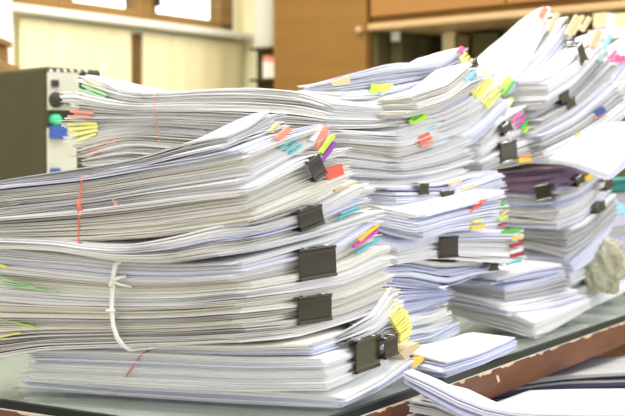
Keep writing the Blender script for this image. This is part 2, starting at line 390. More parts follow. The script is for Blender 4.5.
# ---------------- front left stack, from the desk up
packet('a1', 345, 1.135, 17, 28, [(28, 388), (120, 395), (240, 403), (345, 407), (380, 392), (416, 370)],
       [(28, 372), (120, 382), (240, 388), (325, 394), (345, 397), (380, 378), (408, 356)],
       'thin white bundle flat on the glass under the front left stack, yellow tab at right', {'white': 6, 'lilac': 1, 'grey': 1}, GA, t=.0012, jit=.004)
packet('a2', 325, 1.12, 17, 28, [(32, 380), (120, 385), (240, 391), (325, 390), (350, 380), (386, 363)],
       [(32, 350), (60, 350), (150, 353), (240, 358), (325, 358), (350, 350), (382, 337)],
       'thick neat white bundle with red rubber band near the bottom of the front left stack', {'white': 9, 'cool': 1}, GA, t=.0009, jit=.0012, wave=.3, gap=.45)
packet('a3', 305, 1.12, 17, 28, [(60, 350), (150, 354), (240, 357), (305, 356), (340, 346), (374, 336)],
       [(75, 343), (150, 345), (240, 346), (305, 343), (340, 331), (372, 320)],
       'thin warm white bundle directly beneath the white taped bundle', {'white': 5, 'cream': 2, 'cool': 1.5}, GA, t=.0014, jit=.004)
packet('a4', 350, 1.17, 20, 35, [(320, 356), (350, 350), (385, 342), (412, 331)], [(320, 345), (350, 326), (374, 312), (391, 284)],
       'curled bundle with a fan of yellow flags, right end of front left stack', {'white': 6, 'grey': 1.5, 'cool': 1}, GA, t=.0016, jit=.003, gap=.5)
packet('a5', 238, 1.09, 25, 45, [(-30, 362), (0, 358), (40, 350), (120, 347), (200, 344), (238, 342), (290, 338), (345, 322), (398, 302)],
       [(-30, 296), (0, 300), (60, 304), (120, 306), (180, 305), (238, 300), (290, 294), (345, 285), (387, 264)],
       'lower of the two cream edged bundles tied together with cotton tape', {'white': 4, 'cream': 4, 'pale': 2, 'grey': .8}, GA, t=.0011, jit=.0036, wave=.9, gap=.5)
packet('a6', 240, 1.09, 25, 45, [(-30, 296), (0, 300), (60, 304), (120, 306), (180, 305), (240, 298), (290, 292), (345, 283), (387, 264)],
       [(-30, 248), (0, 250), (60, 256), (120, 264), (180, 266), (240, 264), (290, 250), (335, 238), (374, 210)],
       'upper of the two cream edged bundles tied together with cotton tape', {'white': 4, 'cream': 3, 'pale': 2, 'grey': .8, 'cool': 1}, GA, t=.0011, jit=.0036, wave=.9, gap=.5, cover='white')
packet('a7', 217, 1.085, 22, 48, [(-30, 248), (0, 248), (60, 251), (120, 262), (170, 264), (217, 256), (260, 250), (310, 238), (384, 216)],
       [(-30, 240), (0, 243), (60, 243), (120, 246), (170, 237), (217, 225), (260, 222), (310, 207), (362, 178)],
       'flared grey white bundle with black clip, directly above the tape tied pair', {'white': 4, 'pale': 2, 'grey': .5, 'cream': 1.3, 'cool': 1}, GA, t=.0011, jit=.0034, wave=.9, gap=.5)
packet('a8', 250, 1.08, 22, 48, [(-30, 242), (0, 243), (83, 243), (150, 240), (200, 232), (250, 224), (300, 206), (352, 182)],
       [(-30, 216), (0, 214), (85, 205), (150, 196), (200, 190), (250, 186), (300, 158), (345, 147)],
       'bundle with cream edged sheets in the lower half of the red banded pile', {'white': 4, 'pale': 2, 'grey': .6, 'cream': 2.4}, GA, t=.0011, jit=.0036, wave=.9, gap=.5)
packet('a9', 243, 1.08, 22, 48, [(-30, 218), (0, 214), (85, 205), (150, 196), (200, 190), (243, 184), (290, 158), (333, 136)],
       [(-30, 190), (0, 186), (85, 178), (150, 166), (200, 158), (243, 148), (285, 132), (328, 122)],
       'bundle with upturned right end and orange flags under the topmost one, front left', {'white': 6, 'pale': 2, 'grey': .6, 'cool': .5}, GA, t=.0011, jit=.0036, wave=.9, gap=.5)
packet('a10', 215, 1.09, 22, 48, [(-30, 190), (0, 186), (85, 178), (150, 166), (200, 156), (215, 152), (250, 138), (292, 124)],
       [(-30, 186), (0, 180), (85, 167), (130, 160), (170, 147), (215, 140), (245, 127), (272, 107)],
       'topmost bundle of the front left stack, its white sheets sweeping up to a point', {'white': 8, 'cool': 1, 'grey': .8}, GA, t=.0011, jit=.0036, wave=.9, gap=.55, fade=.07)
# flags
def P4(k, pts, c, **kw): tab(k, pts, c, **kw)
P4('a9', [(276, 138), (289, 126), (293, 129), (281, 141)], 'salmon'); P4('a9', [(270, 131), (279, 122), (281, 124), (273, 133)], 'manila')
for i in range(3): strip('a9', 281 + i * 4.5, 147 + i * 3.2, 15, 38, 1.6, 'teal')
P4('a9', [(317, 141), (324.5, 124), (329, 126), (328, 135), (318, 150)], 'salmon'); P4('a9', [(310, 140), (322, 125), (324, 126), (315, 142)], 'white')
strip('a8', 320.5, 152, 22, 54, 3, 'lime', out=.004); strip('a8', 321, 160, 23, 53, 3.4, 'purple', out=.004)
P4('a8', [(323, 170), (342, 164), (344.5, 174), (329, 180)], 'red'); strip('a7', 344, 176, 13, 25, 3, 'blue')
strip('a7', 335, 190, 24, 22, 2.4, 'manila'); strip('a7', 339, 217, 23, 26, 2.2, 'teal'); strip('a7', 342, 213, 18, 24, 1.3, 'sky')
strip('a6', 359, 240, 26, 40, 2.4, 'amber', out=.004); strip('a6', 354, 246, 30, 34, 2.4, 'magenta', out=.004); strip('a6', 357, 252, 27, 31, 1.8, 'teal', out=.004)
strip('a5', 354, 293, 20, 28, 3, 'manila')
for i in range(13):
    strip('a4', 387 + i * 1.45 - (1.6 * max(0, i - 9)), 312 + i * 2.5, 19 - abs(5 - i) * 1.1, 56 - i * 2.2, 2.0, 'yellow', out=.003 + .0005 * (i % 3), depth=.003)
P4('a1', [(400, 353), (418, 342), (421, 347), (405, 359)], 'manila', depth=.02); P4('a1', [(410, 366), (423, 357), (425.5, 359), (414, 369)], 'amber', depth=.01)
strip('a6', -5, 262, 12, -20, 3, 'yellow', side='L'); 
for (x, y, L, a_, c_) in ((-3, 276, 40, -16, 'green'), (0, 281, 48, -11, 'green'), (2, 284, 55, -8, 'green')): strip('a6', x, y, L, a_, 1.1, c_, side='L')
strip('a5', -4, 318, 40, -12, 1.6, 'lime', side='L'); strip('a5', -4, 337, 22, 12, 1.6, 'yellow', side='L')
clip('a8', 317, 168, 15, 22, 38, 'small black binder clip left of the red flag, highest on the front left stack')
clip('a7', 311, 218, 25, 20, 20, 'black binder clip on the flared bundle just above the widest clip')
clip('a6', 318, 263, 36, 31, 9, 'widest black binder clip, on the upper white taped bundle')
clip('a5', 315, 309, 33, 27, 8, 'wide black binder clip on the lower white taped bundle')
clip('a2', 368, 354, 24, 32, 18, 'glossy black binder clip on the thick neat bundle, nearest of the lower three')
clip('a3', 360, 333, 18, 20, 18, 'black binder clip just above the glossy one near the bottom, below the wide clips')
clip('a4', 391, 347, 14, 20, 22, 'small black binder clip right of the glossy one, under the yellow flags')
band('a8', 'a9', [(86, 177), (84, 190), (83.5, 206), (83, 225), (82.5, 242)], 'red rubber band around the upper half of the front left stack', 'red_' if False else 'rubber', group=None, extra=lambda mb, f: (mb.tube([f[2] + Vector((-.001, 0, .006)), f[2] + Vector((0, -.001, 0)), f[2] + Vector((0, 0, -.009))], .0022, 8), mb.tube([f[2] + Vector((0, 0, -.003)), f[2] + Vector((.006, .002, -.0045)), f[2] + Vector((.014, .0, -.004))], .0007, 6)))
band('a1', 'a2', [(145, 353), (138, 362), (130, 374), (122, 385), (116, 396)], 'thin slanting red rubber band around the bottom bundle', 'rubber', r=.0007)
def knots(mb, f):
    for dx, dz, L, w_ in ((.004, .002, .010, .003), (-.002, -.003, .008, .002), (.006, -.003, .012, .002)):
        c = f[2] + Vector((0, -.001, .003)); mb.tube([c, c + Vector((dx, -.004, dz)), c + Vector((dx * 2.2, -.001, dz * 2)) + Vector((L * .4, 0, 0))], w_, 7, flat=.6)
    c = f[4] + Vector((0, -.001, 0)); mb.tube([c + Vector((-.005, 0, 0)), c + Vector((.004, -.002, .001))], .0018, 6)
band('a5', 'a6', [(121, 265), (119.5, 272), (118.5, 283), (118, 296), (117.5, 310), (119, 325), (123, 337), (129, 345)], 'flat cream cotton tape knotted around the two cream edged bundles', 'tape', name='cotton_tape', r=.0036, flat=.4, extra=knots)
strip('a8', 113, 199 + 0, 9, -65, 1.6, 'salmon', side='L', out=.005, depth=.004)

# ---------------- rear long stack (its supporting bundles hidden behind the front stack)
for i, (y0, y1) in enumerate(((345, 300), (300, 255), (255, 216), (216, 183))):
    packet('bs%d' % i, 345, 1.47, 12, 40, [(100, y0), (345, y0), (430, y0 - 12)], [(100, y1), (345, y1), (430, y1 - 10)],
           'white supporting bundle hidden behind the front left stack under the long rear stack', {'white': 5, 'cool': 2, 'grey': 1}, GB + ' support', t=.003, nu=8, nv=6)
packet('b1', 345, 1.42, 12, 45, [(88, 172), (110, 176), (160, 180), (240, 186), (345, 187), (400, 188), (440, 186), (474, 176)],
       [(84, 156), (110, 146), (125, 140), (160, 143), (240, 150), (345, 152), (400, 160), (440, 148), (467, 136)],
       'lowest bundle of the long rear stack, its right end curling up like a newspaper', {'white': 6, 'grey': 2, 'cool': 1}, GB, t=.0012, jit=.0035, gap=.55, wave=.8)
packet('b2', 345, 1.42, 12, 45, [(76, 156), (110, 146), (125, 140), (160, 143), (240, 149), (345, 152), (400, 158), (438, 146)],
       [(60, 123), (100, 122), (158, 120), (240, 126), (345, 130), (400, 133), (436, 118)],
       'middle bundle of the long rear stack with yellow flags at its left end', {'white': 6, 'pale': 2, 'grey': .6, 'cool': .7}, GB, t=.0012, jit=.0035, gap=.55, wave=.8)
packet('b3', 330, 1.42, 12, 45, [(60, 123), (100, 122), (158, 120), (240, 125), (330, 129), (380, 128), (442, 110)],
       [(80, 72), (105, 84), (130, 93), (158, 93), (200, 89), (250, 87), (300, 91), (330, 103), (380, 108), (430, 92)],
       'top bundle of the long rear stack with flared left end and red elastic', {'white': 6, 'pale': 2, 'grey': .7, 'cool': .6}, GB, t=.0012, jit=.0035, gap=.55, wave=.8)
packet('b4', 345, 1.46, 12, 45, [(303, 94), (345, 108), (395, 110), (440, 92), (478, 68)], [(303, 88), (345, 75), (395, 62), (440, 62), (466, 46)],
       'curling white sheets on the rear stack with pink and red flags at the tip', {'white': 7, 'cool': 2, 'lilac': .6}, GB, t=.0016, jit=.003, gap=.45)
packet('b5', 400, 1.50, 20, 42, [(350, 155), (400, 160), (440, 156), (475, 146), (512, 108)], [(350, 122), (400, 116), (440, 108), (470, 92), (497, 66)],
       'upswept bundle with many pale yellow flags in the centre right', {'white': 4, 'pale': 2, 'grey': .5, 'cool': 3}, GB, t=.0015, jit=.003, gap=.5)
packet('b6', 410, 1.47, 20, 42, [(370, 118), (410, 118), (445, 108), (480, 88), (494, 74)], [(370, 100), (410, 95), (445, 84), (470, 62)],
       'thin upswept bundle between the pink flagged and the yellow flagged ones', {'white': 4, 'pale': 2, 'grey': .2, 'cool': 2}, GB, t=.0015, jit=.003, gap=.5)
# flags of the left end
for (x, y, L, a, wd, c) in ((84, 78, 26, -28, 2, 'manila'), (82, 84, 26, -22, 2.4, 'green'), (77, 88, 28, -18, 1.5, 'green'), (70, 95, 26, -12, 1.8, 'teal'), (69, 99, 25, -8, 1.4, 'sky'),
                            (70, 110, 22, -4, 2.4, 'salmon'), (69, 115, 20, -2, 2.4, 'salmon'), (67, 123, 28, 2, 3, 'yellow'), (68, 128, 28, 6, 3, 'yellow'), (70, 134, 26, 12, 3, 'yellow'), (75, 140, 20, 20, 2, 'yellow')):
    strip('b3' if y < 121 else 'b2', x, y, L, a, wd, c, side='L', out=.004)
for (x, y, L, a, wd, c) in ((86, 153, 28, 30, 1.8, 'red'), (92, 154, 30, 30, 1.6, 'salmon'), (97, 155, 12, 0, 1.4, 'red')): strip('b2', x, y, L, a, wd, c, side='L', out=.004)
for (x, y, L, a, wd, c, k) in ((418, 137, 12, 24, 3, 'red', 'b2'), (419, 141, 13, 22, 3, 'red', 'b2'), (422, 145, 12, 18, 2.4, 'salmon', 'b2'), (428, 128, 9, 20, 2, 'sky', 'b2'), (411, 117, 12, 30, 5, 'leaf', 'b2'), (411, 120, 17, 22, 5, 'lime', 'b2'),
                               (459, 51, 6, 55, 4, 'pink', 'b4'), (461, 58, 8, 45, 1.6, 'yellow', 'b4'), (463, 62, 9, 45, 1.6, 'yellow', 'b4'), (466, 66, 9, 42, 1.6, 'yellow', 'b4'), (469, 72, 10, 40, 3, 'red', 'b4'), (465, 79, 13, 45, 3, 'sky', 'b6'), (470, 80, 9, 45, 2, 'teal', 'b6')):
    strip(k, x, y, L, a, wd, c, out=.004)
for i in range(8): strip('b5', 471 + i * 2.3, 92 + i * 2.2, 27 - i * 1.0, 58 - i * 1.2, 2.0, 'yellow', out=.003 + .0004 * (i % 2))
for i in range(3): strip('b5', 500 + i * 2.4, 90 + i * 3, 18, 58, 1.4, 'lime' if i < 2 else 'leaf', out=.004)
clip('b4', 475, 64, 7, 8, 40, 'tiny black clip behind the red flag at the tip of the curling rear bundle')
band('b2', 'b3', [(159, 93), (157.5, 100), (157.5, 110), (158.5, 120), (161, 134), (163, 150)], 'red elastic around the long rear stack', 'rubber', r=.0006)
mb = MB(); c = PK['b3']; f = [on_plane(x, y, c['P'], c['dL']) - c['dR'] * .001 for x, y in ((118, 90), (108, 84), (102, 78), (101, 72), (104, 67), (108, 63))]
mb.tube(f, .0016, 6, flat=.5); o = mb.build('paper_curl', M['white'], c['root'], smooth=True); o['label'] = 'curled torn strip of white paper'
P4('b4', [(332, 82), (350, 76), (350, 84), (336, 86)], 'manila', label='faint orange edge') 
strip('b4', 381, 93, 44, 16, 2.2, 'lilac', out=.003); P4('b4', [(374, 84), (394, 84), (388, 91), (372, 93)], 'lime')

# ---------------- middle stack
packet('m7', 440, 1.285, 25, 33, [(395, 376), (440, 382), (480, 366), (513, 350)], [(395, 350), (440, 362), (480, 352), (515, 337)],
       'flat white bundle on the glass, foot of the middle stack, blank top sheet showing', {'cool': 4, 'white': 4, 'lilac': 1}, GM, t=.0020, jit=.003, cover='white', gap=.45)
packet('m6', 392, 1.46, 25, 38, [(350, 350), (392, 354), (430, 348), (457, 332)], [(350, 310), (392, 314), (430, 306), (446, 300)],
       'bluish fanned bundle behind the yellow flags, second from the bottom of the middle stack', LI, GM, t=.0026, jit=.006, gap=.55, wave=.8)
packet('m5', 385, 1.46, 25, 38, [(350, 312), (385, 316), (420, 308), (447, 300)], [(350, 276), (385, 278), (420, 284), (444, 286)],
       'bluish bundle with staggered edges under the pointed white sheet', LI, GM, t=.0022, jit=.005, gap=.5, wave=.8)
packet('m4', 380, 1.45, 20, 45, [(340, 290), (380, 278), (410, 279), (446, 287), (475, 276)], [(340, 270), (380, 262), (410, 256), (446, 262), (520, 262)],
       'blue tinted bundle in the middle stack whose white cover sheet droops to a point', {'lilac': 3, 'cool': 4, 'white': 2}, GM, t=.002, jit=.006, gap=.5, cover='white', wave=.8)
packet('m3', 398, 1.46, 20, 46, [(360, 258), (398, 264), (430, 258), (480, 262), (524, 264)], [(360, 236), (398, 246), (430, 236), (480, 232), (520, 231)],
       'white bundle with square dark clip, green, yellow and red flags at its right end', CL, GM, t=.0016, jit=.003)
packet('m2', 417, 1.44, 30, 46, [(350, 225), (385, 236), (417, 243), (450, 232), (480, 229), (500, 228)], [(350, 200), (385, 208), (417, 214), (450, 205), (480, 196), (503, 190)],
       'bluish white bundle with red and yellow edge marks in the middle stack', CL, GM, t=.0018, jit=.003)
packet('m1', 395, 1.47, 20, 46, [(350, 203), (395, 210), (430, 206), (455, 203), (503, 190)], [(350, 188), (395, 187), (430, 188), (455, 188), (500, 170)],
       'top bundle of the middle stack with two small dark clips, beneath the newspaper like curl', CL, GM, t=.0018, jit=.004, gap=.5)
clip('m1', 424, 189, 9, 11, 3, 'small clip with pale stripe, left of the pair on top of the middle stack'); clip('m1', 448, 196, 12, 10, 8, 'small dark clip, right of the pair on top of the middle stack')
clip('m3', 449, 247, 18, 21, 4, 'square olive black binder clip on the middle stack bundle with the green flag'); clip('m4', 494, 267, 8, 7, 4, 'tiny dark clip under the red flags of the middle stack')
for (x, y, L, a, wd, c, k) in ((470, 212, 18, 45, 1.2, 'red', 'm2'), (476, 208, 14, 40, 1.2, 'red', 'm2'), (472, 226, 13, 8, 4, 'amber', 'm2'), (474, 221, 10, 12, 2, 'yellow', 'm2'), (462, 188, 14, 20, 3, 'manila', 'm1'), (450, 184, 12, 25, 3, 'manila', 'm1'),
                               (500, 208, 9, 55, 2, 'leaf', 'm2'), (502, 214, 8, 40, 2, 'manila', 'm2'), (499, 218, 9, 20, 3, 'lime', 'm2'), (500, 224, 8, 12, 2, 'crimson', 'm2'),
                               (502, 231, 20, 8, 4.5, 'leaf', 'm3'), (512, 237, 12, 18, 4, 'amber', 'm3'), (511, 245, 13, 16, 3, 'crimson', 'm3'), (511, 251, 12, 14, 2.6, 'white', 'm3'), (511, 255, 13, 14, 3, 'crimson', 'm3'), (508, 263, 14, 16, 2.2, 'teal', 'm3'), (514, 233, 10, 20, 1.6, 'white', 'm3')):
    strip(k, x, y, L, a, wd, c, out=.004)

# ---------------- low stack by the desk edge
packet('n1', 535, 1.60, 45, 30, [(443, 312), (480, 324), (535, 339), (560, 326), (590, 308)], [(443, 302), (480, 305), (510, 310), (535, 322), (560, 312), (588, 298)],
       'white bundle lying on the glass by the desk edge, its corner pointing at the viewer', {'white': 5, 'cool': 4, 'lilac': 1}, GN, t=.0016, jit=.004, gap=.5, wave=.8)
packet('n2', 506, 1.60, 40, 38, [(443, 302), (480, 309), (506, 316), (535, 318), (588, 300)], [(443, 292), (480, 300), (506, 307), (540, 300), (583, 290)],
       'bundle with a bright protruding cover sheet, second from the bottom by the desk edge', {'cool': 5, 'lilac': 2, 'white': 2}, GN, t=.0016, jit=.003, cover='white')
packet('n3', 505, 1.63, 40, 42, [(445, 293), (480, 298), (505, 303), (540, 297), (572, 289)], [(445, 282), (480, 284), (505, 286), (540, 279), (562, 272)],
       'grey fronted bundle in the middle of the low stack by the desk edge', GR, GN, t=.0015, jit=.003)
packet('n4', 498, 1.62, 40, 45, [(446, 284), (480, 284), (498, 285), (530, 280), (563, 275)], [(452, 268), (480, 273), (498, 278), (530, 268), (560, 264)],
       'uppermost bundle of the low stack with a broad white top sheet', {'cool': 4, 'lilac': 3, 'white': 3}, GN, t=.0014, jit=.004, cover='white')

# ---------------- right stack
packet('d0', 567, 1.86, 40, 36, [(490, 306), (567, 312), (590, 300), (612, 285)], [(490, 262), (530, 266), (567, 272), (590, 262), (608, 235)],
       'bundle at the foot of the right stack, mostly behind the low stack', GR, GD, t=.003, jit=.006, gap=.5)
packet('d1', 570, 1.84, 40, 38, [(490, 266), (530, 268), (570, 276), (590, 262), (612, 228)], [(492, 252), (530, 256), (570, 260), (590, 240), (613, 212)],
       'soft edged bundle under the right stack beside the crumpled plastic', {'cool': 4, 'white': 3, 'grey': 2}, GD, t=.002, jit=.006, gap=.5, wave=.9)
packet('d2', 566, 1.82, 40, 38, [(493, 246), (530, 248), (566, 257), (585, 244), (617, 214)], [(495, 226), (530, 228), (566, 230), (585, 222), (614, 194)],
       'bundle with a crisp white lower corner in the lower right stack', {'grey': 2, 'cool': 4, 'lilac': 1.6, 'white': 2}, GD, t=.0024, jit=.005, gap=.5, wave=.8)
packet('d3', 562, 1.80, 40, 38, [(495, 226), (530, 228), (562, 230), (585, 222), (614, 194)], [(495, 205), (530, 208), (562, 206), (585, 196), (608, 172)],
       'bundle in the right stack below the shiny edged clip', {'grey': 2.5, 'cool': 4, 'lilac': 1.6, 'white': 2}, GD, t=.0024, jit=.005, gap=.5, wave=.8)
packet('d4', 555, 1.80, 40, 40, [(495, 206), (530, 208), (555, 208), (580, 198), (608, 172)], [(495, 188), (530, 192), (555, 184), (580, 180), (602, 164)],
       'bundle in the right stack held by the shiny edged clip', {'cool': 5, 'white': 2, 'lilac': 1.5, 'mauve': .6}, GD, t=.002, jit=.004, gap=.5)
packet('d5', 560, 1.79, 40, 42, [(492, 190), (530, 191), (560, 182), (580, 180), (600, 168)], [(490, 172), (530, 168), (560, 168), (580, 172), (600, 164)],
       'dark mauve covered bundle near the top of the right stack', {'mauve': 5, 'lilac': 1, 'grey': 1.2, 'cool': 1}, GD, t=.0024, jit=.004, gap=.5)
packet('d6', 608, 1.70, 38, 40, [(490, 170), (530, 163), (570, 165), (608, 180), (632, 160)], [(490, 165), (530, 156), (570, 160), (608, 172), (640, 122)],
       'thin grey edged bundle topped by a large bare white sheet at right', {'grey': 4, 'cool': 2}, GD, t=.0018, jit=.004, cover='white')
clip('d4', 543, 192, 15, 15, 12, 'black binder clip with shiny steel edges on the left side of the right stack', side='L', wire=True)
clip('d5', 580, 180, 9, 9, 40, 'small silver and black clip beside the orange flag on the right stack', wire=True); strip('d5', 585, 178, 12, 40, 4.5, 'amber', out=.003)
clip('d4', 601, 207, 9, 9, 30, 'small dark clip on the steep right side of the right stack, the lower one'); clip('d5', 609, 184, 9, 10, 35, 'dark clip on the steep right side of the right stack, the upper one')

# ---------------- top right
packet('t0', 480, 1.66, 15, 42, [(440, 172), (480, 172), (505, 164), (533, 158)], [(440, 148), (480, 142), (505, 118), (527, 104)],
       'short bundle with pink, green and orange flags and two clips in the right centre', {'white': 4, 'cool': 3, 'grey': 2}, GT_, t=.002, jit=.005, gap=.55)
packet('t1', 540, 1.74, 30, 42, [(480, 172), (510, 168), (540, 158), (575, 142), (606, 126), (626, 108)], [(480, 130), (510, 112), (540, 112), (575, 92), (600, 64), (614, 48)],
       'large rumpled bundle below the grey one at top right, with a pair of dark clips', {'white': 4, 'cool': 5, 'grey': 1.5}, GT_, t=.002, jit=.005, gap=.55, wave=.9)
packet('t2', 545, 1.74, 30, 42, [(470, 112), (505, 112), (545, 110), (575, 92), (604, 62)], [(470, 92), (505, 80), (545, 80), (575, 60), (600, 32)],
       'grey fronted bundle with curling right end at top right', {'grey': 3, 'cool': 3, 'white': 3}, GT_, t=.0016, jit=.0025, gap=.35)
packet('t3', 510, 1.73, 30, 42, [(440, 100), (480, 100), (510, 96), (550, 72), (588, 24)], [(440, 96), (480, 92), (510, 80), (545, 50), (572, 14)],
       'steeply upswept white bundle with manila tipped sheets at top right', {'white': 7, 'cool': 2}, GT_, t=.0022, jit=.004, gap=.6)
packet('t4', 492, 1.72, 30, 42, [(440, 97), (470, 98), (492, 98), (525, 78), (566, 16)], [(440, 78), (465, 84), (492, 92), (520, 64), (545, 6)],
       'topmost bundle at top right, a big white sheet with orange corner flag', {'white': 8, 'cool': 1}, GT_, t=.0028, jit=.003, gap=.6, cover='white', fade=.085)
packet('t5', 575, 1.85, 30, 42, [(540, 150), (575, 150), (610, 128), (640, 100)], [(540, 110), (575, 100), (605, 74), (634, 34)],
       'upswept bundle with pink flags at the right edge of the frame', {'white': 5, 'cool': 4, 'lilac': 1.5}, GT_, t=.0024, jit=.005, gap=.6)
for (x, y, L, a, wd, c, k) in ((539, 16, 11, 62, 5, 'salmon', 't4'), (548, 30, 20, 62, 3.6, 'manila', 't3'), (566, 34, 22, 62, 5, 'manila', 't3'), (572, 34, 22, 60, 3, 'manila', 't3'), (581, 30, 16, 60, 4, 'manila', 't3'), (590, 46, 18, 66, 6, 'manila', 't2'),
                               (602, 50, 18, 66, 4, 'sky', 't1'), (598, 60, 9, 60, 3, 'sky', 't1'), (606, 62, 16, 52, 2.5, 'pink', 't5'), (611, 60, 10, 40, 5, 'pink', 't5'), (616, 58, 9, 20, 6, 'pink', 't5'),
                               (595, 112, 10, 35, 7, 'navy', 't1'), (594, 118, 13, 24, 1.5, 'salmon', 't1'), (576, 134, 16, 16, 2.5, 'amber', 't1'),
                               (519, 158, 13, 4, 4.5, 'amber', 't0'), (520, 155, 12, 4, 2, 'salmon', 't0'), (513, 122, 14, 55, 1.8, 'pink', 't0'), (517, 126, 14, 50, 1.6, 'magenta', 't0'), (521, 128, 12, 50, 2, 'leaf', 't0'), (524, 132, 9, 50, 2, 'lime', 't0'), (506, 108, 12, 60, 3, 'lime', 't0'), (503, 116, 12, 62, 2, 'manila', 't0')):
    strip(k, x, y, L, a, wd, c, out=.005)
clip('t0', 507, 128, 11, 10, 38, 'small striped clip on the short flagged bundle, the upper of its two', wire=True); clip('t0', 509, 151, 16, 20, 14, 'square black clip with steel edges on the short flagged bundle', wire=True)
clip('t2', 582, 53, 8, 21, 50, 'tall black clip with white edge high on the top right curl', out=.006, wire=True); clip('t3', 574, 47, 6, 15, 50, 'narrow dark clip beside the tall one high on the top right curl', out=.004)
clip('t1', 565, 97, 9, 10, 30, 'dark clip, upper of the pair on the rumpled bundle at top right', out=.004); clip('t1', 571, 103, 9, 9, 30, 'dark clip, lower of the pair on the rumpled bundle at top right', out=.004)

# ---------------- behind, at the right edge
packet('e0', 612, 2.16, 20, 50, [(596, 292), (612, 293), (660, 270)], [(596, 262), (612, 262), (660, 240)], 'bundle under the grey pile at the far right edge', GR, 'paper bundles at the far right', t=.003, jit=.005, gap=.5)
packet('e1', 606, 2.16, 20, 50, [(590, 262), (606, 262), (660, 240)], [(590, 212), (606, 214), (660, 205)], 'grey lilac pile of papers at the far right edge behind the right stack', {'lilac': 3, 'grey': 4, 'cool': 2}, 'paper bundles at the far right', t=.003, jit=.005, gap=.5)
packet('e2', 604, 2.16, 20, 50, [(590, 212), (604, 214), (660, 205)], [(590, 194), (604, 195), (660, 190)], 'thin bundle under the teal folder at the far right edge', {'grey': 3, 'teal': 2, 'cool': 3}, 'paper bundles at the far right', t=.003, jit=.005, gap=.5)
packet('e3', 603, 2.16, 20, 50, [(590, 194), (603, 195), (660, 188)], [(590, 182), (603, 182), (660, 176)], 'teal green card folder at the far right edge below the large white sheet', {'tealf': 1}, None, t=.003, jit=.003, name='card_folder', cat='folder')
P4('e2', [(611, 197), (630, 208), (630, 214), (613, 214)], 'sky', out=.008)
packet('r0', 588, 1.93, 30, 40, [(560, 310), (588, 308), (640, 284)], [(560, 298), (588, 297), (640, 272)], 'pale thin papers on the glass at the right edge behind the low stack', {'cool': 4, 'white': 3, 'lilac': 2}, None, t=.0025, jit=.005, gap=.5)
# crumpled plastic bag
bm = bmesh.new(); bmesh.ops.create_icosphere(bm, subdivisions=5, radius=1)
from mathutils import noise as mn
cB = at_y(602, 275, 1.93); cB.z = .068
for vtx in bm.verts:
    q = vtx.co.copy(); n1 = mn.ridged_multi_fractal(q * 2.1, 1.0, 2.0, 4, 1.0, 2.0); n2 = mn.noise(q * 1.6 + Vector((4, 2, 1)))
    r = .80 + .13 * (n1 - 1) + .22 * n2
    vtx.co = Vector((q.x * .052 * r, q.y * .036 * r, max(q.z * .056 * r, -.0515))) + cB
me = bpy.data.meshes.new('bag'); bm.to_mesh(me); bm.free(); me.polygons.foreach_set('use_smooth', [False] * len(me.polygons))
tag(link('plastic_bag', me, M['bag']), 'crumpled translucent plastic bag on the desk at the right, beside the right stack', 'plastic bag')

# ---------------- lower surface beside the desk and its papers
be = empty('low_bench', (0.5, 1.6, -.80)); tag(be, 'dark low bench beside the desk carrying loose papers', 'bench')
b0 = Vector((.065, 1.135, 0)); bd = Vector((.98, .20, 0)).normalized(); bw = Vector((.57, .82, 0)).normalized()
mb = MB(); mb.box(b0 + Z * -.185, bd * .75, bw * .75, Z * .02); mb.build('bench_top', M['bench'], be)
for i, j in ((.02, .03), (.68, .03), (.02, .68), (.68, .68)):
    mb = MB(); mb.box(b0 + bd * i + bw * j + Z * -.80, bd * .04, bw * .04, Z * .615); mb.build('leg', M['bench'], be)
packet('p2', 408, 1.175, 125, 78, [(408, 560), (480, 560), (640, 560)], [(408, 390), (425, 391), (450, 400), (480, 420), (520, 432), (640, 434)],
       'rumpled pile of greyish sheets below the desk edge in front', {'grey': 2, 'lilac': 2, 'white': 3, 'mauve': 1}, GP, t=.0035, jit=.004, gap=.5, La=.05)
packet('p1', 404, 1.15, 125, 74, [(404, 384), (420, 393), (440, 408), (480, 427), (520, 434), (640, 438)], [(410, 371), (420, 376), (440, 388), (480, 406), (520, 413), (640, 415)],
       'long bluish bundle curving down from the desk edge at the bottom of the frame', {'lilac': 3, 'cool': 3, 'white': 3}, GP, t=.0018, jit=.002, gap=.5, La=.010)
packet('p3', 470, 1.33, 125, 78, [(470, 520), (640, 520)], [(470, 410), (520, 409), (640, 412)], 'pile topped with a bright white sheet at the bottom right', {'white': 4, 'cool': 3, 'grey': 1}, GP, t=.004, jit=.004, cover='white', gap=.5, La=.13)
packet('p4', 488, 1.60, 125, 80, [(488, 475), (640, 470)], [(488, 385), (560, 376), (640, 372)], 'pile under the desk edge at lower right, its shade painted as dark purplish paper', {'dusk': 5, 'mauve': 1}, GP, t=.004, jit=.004, cover='grey', gap=.5)


# =================================================================== EQUIPMENT BOX ON THE DESK
Pe = at_y(46, 165, 1.95); Pe.z = 0
eq = empty('instrument_case', Pe); tag(eq, 'olive metal instrument case with dials on its front, left of the papers', 'instrument')
el = Vector((-.72, .69, 0)).normalized(); er = Vector((.69, .72, 0)).normalized(); eh = .39
mb = MB(); mb.box(Pe, el * .32, er * .115, Z * eh); mb.build('case_body', M['equip'], eq, bevel=.006)
nrm = Vector((er.y, -er.x, 0))
def ep(px, py): return on_plane(px, py, Pe, er)
def eb(x0, y0, x1, y1, o=.002, d=.004):
    P0 = ep(x0, y1); P1 = ep(x1, y1); P2 = ep(x0, y0)
    return (P0 + nrm * o - nrm * d), (P1 - P0), Z * (P2.z - P0.z), nrm * d
mb = MB(); mb.box(*eb(47.5, 72, 78, 110, .003)); f_ = mb.build('face_plate', M['panel'], eq); f_['label'] = 'ivory control plate'
mb = MB(); mb.box(*eb(47.5, 128, 76, 190, .003)); f_ = mb.build('face_plate', M['panel'], eq); f_['label'] = 'ivory lower plate'
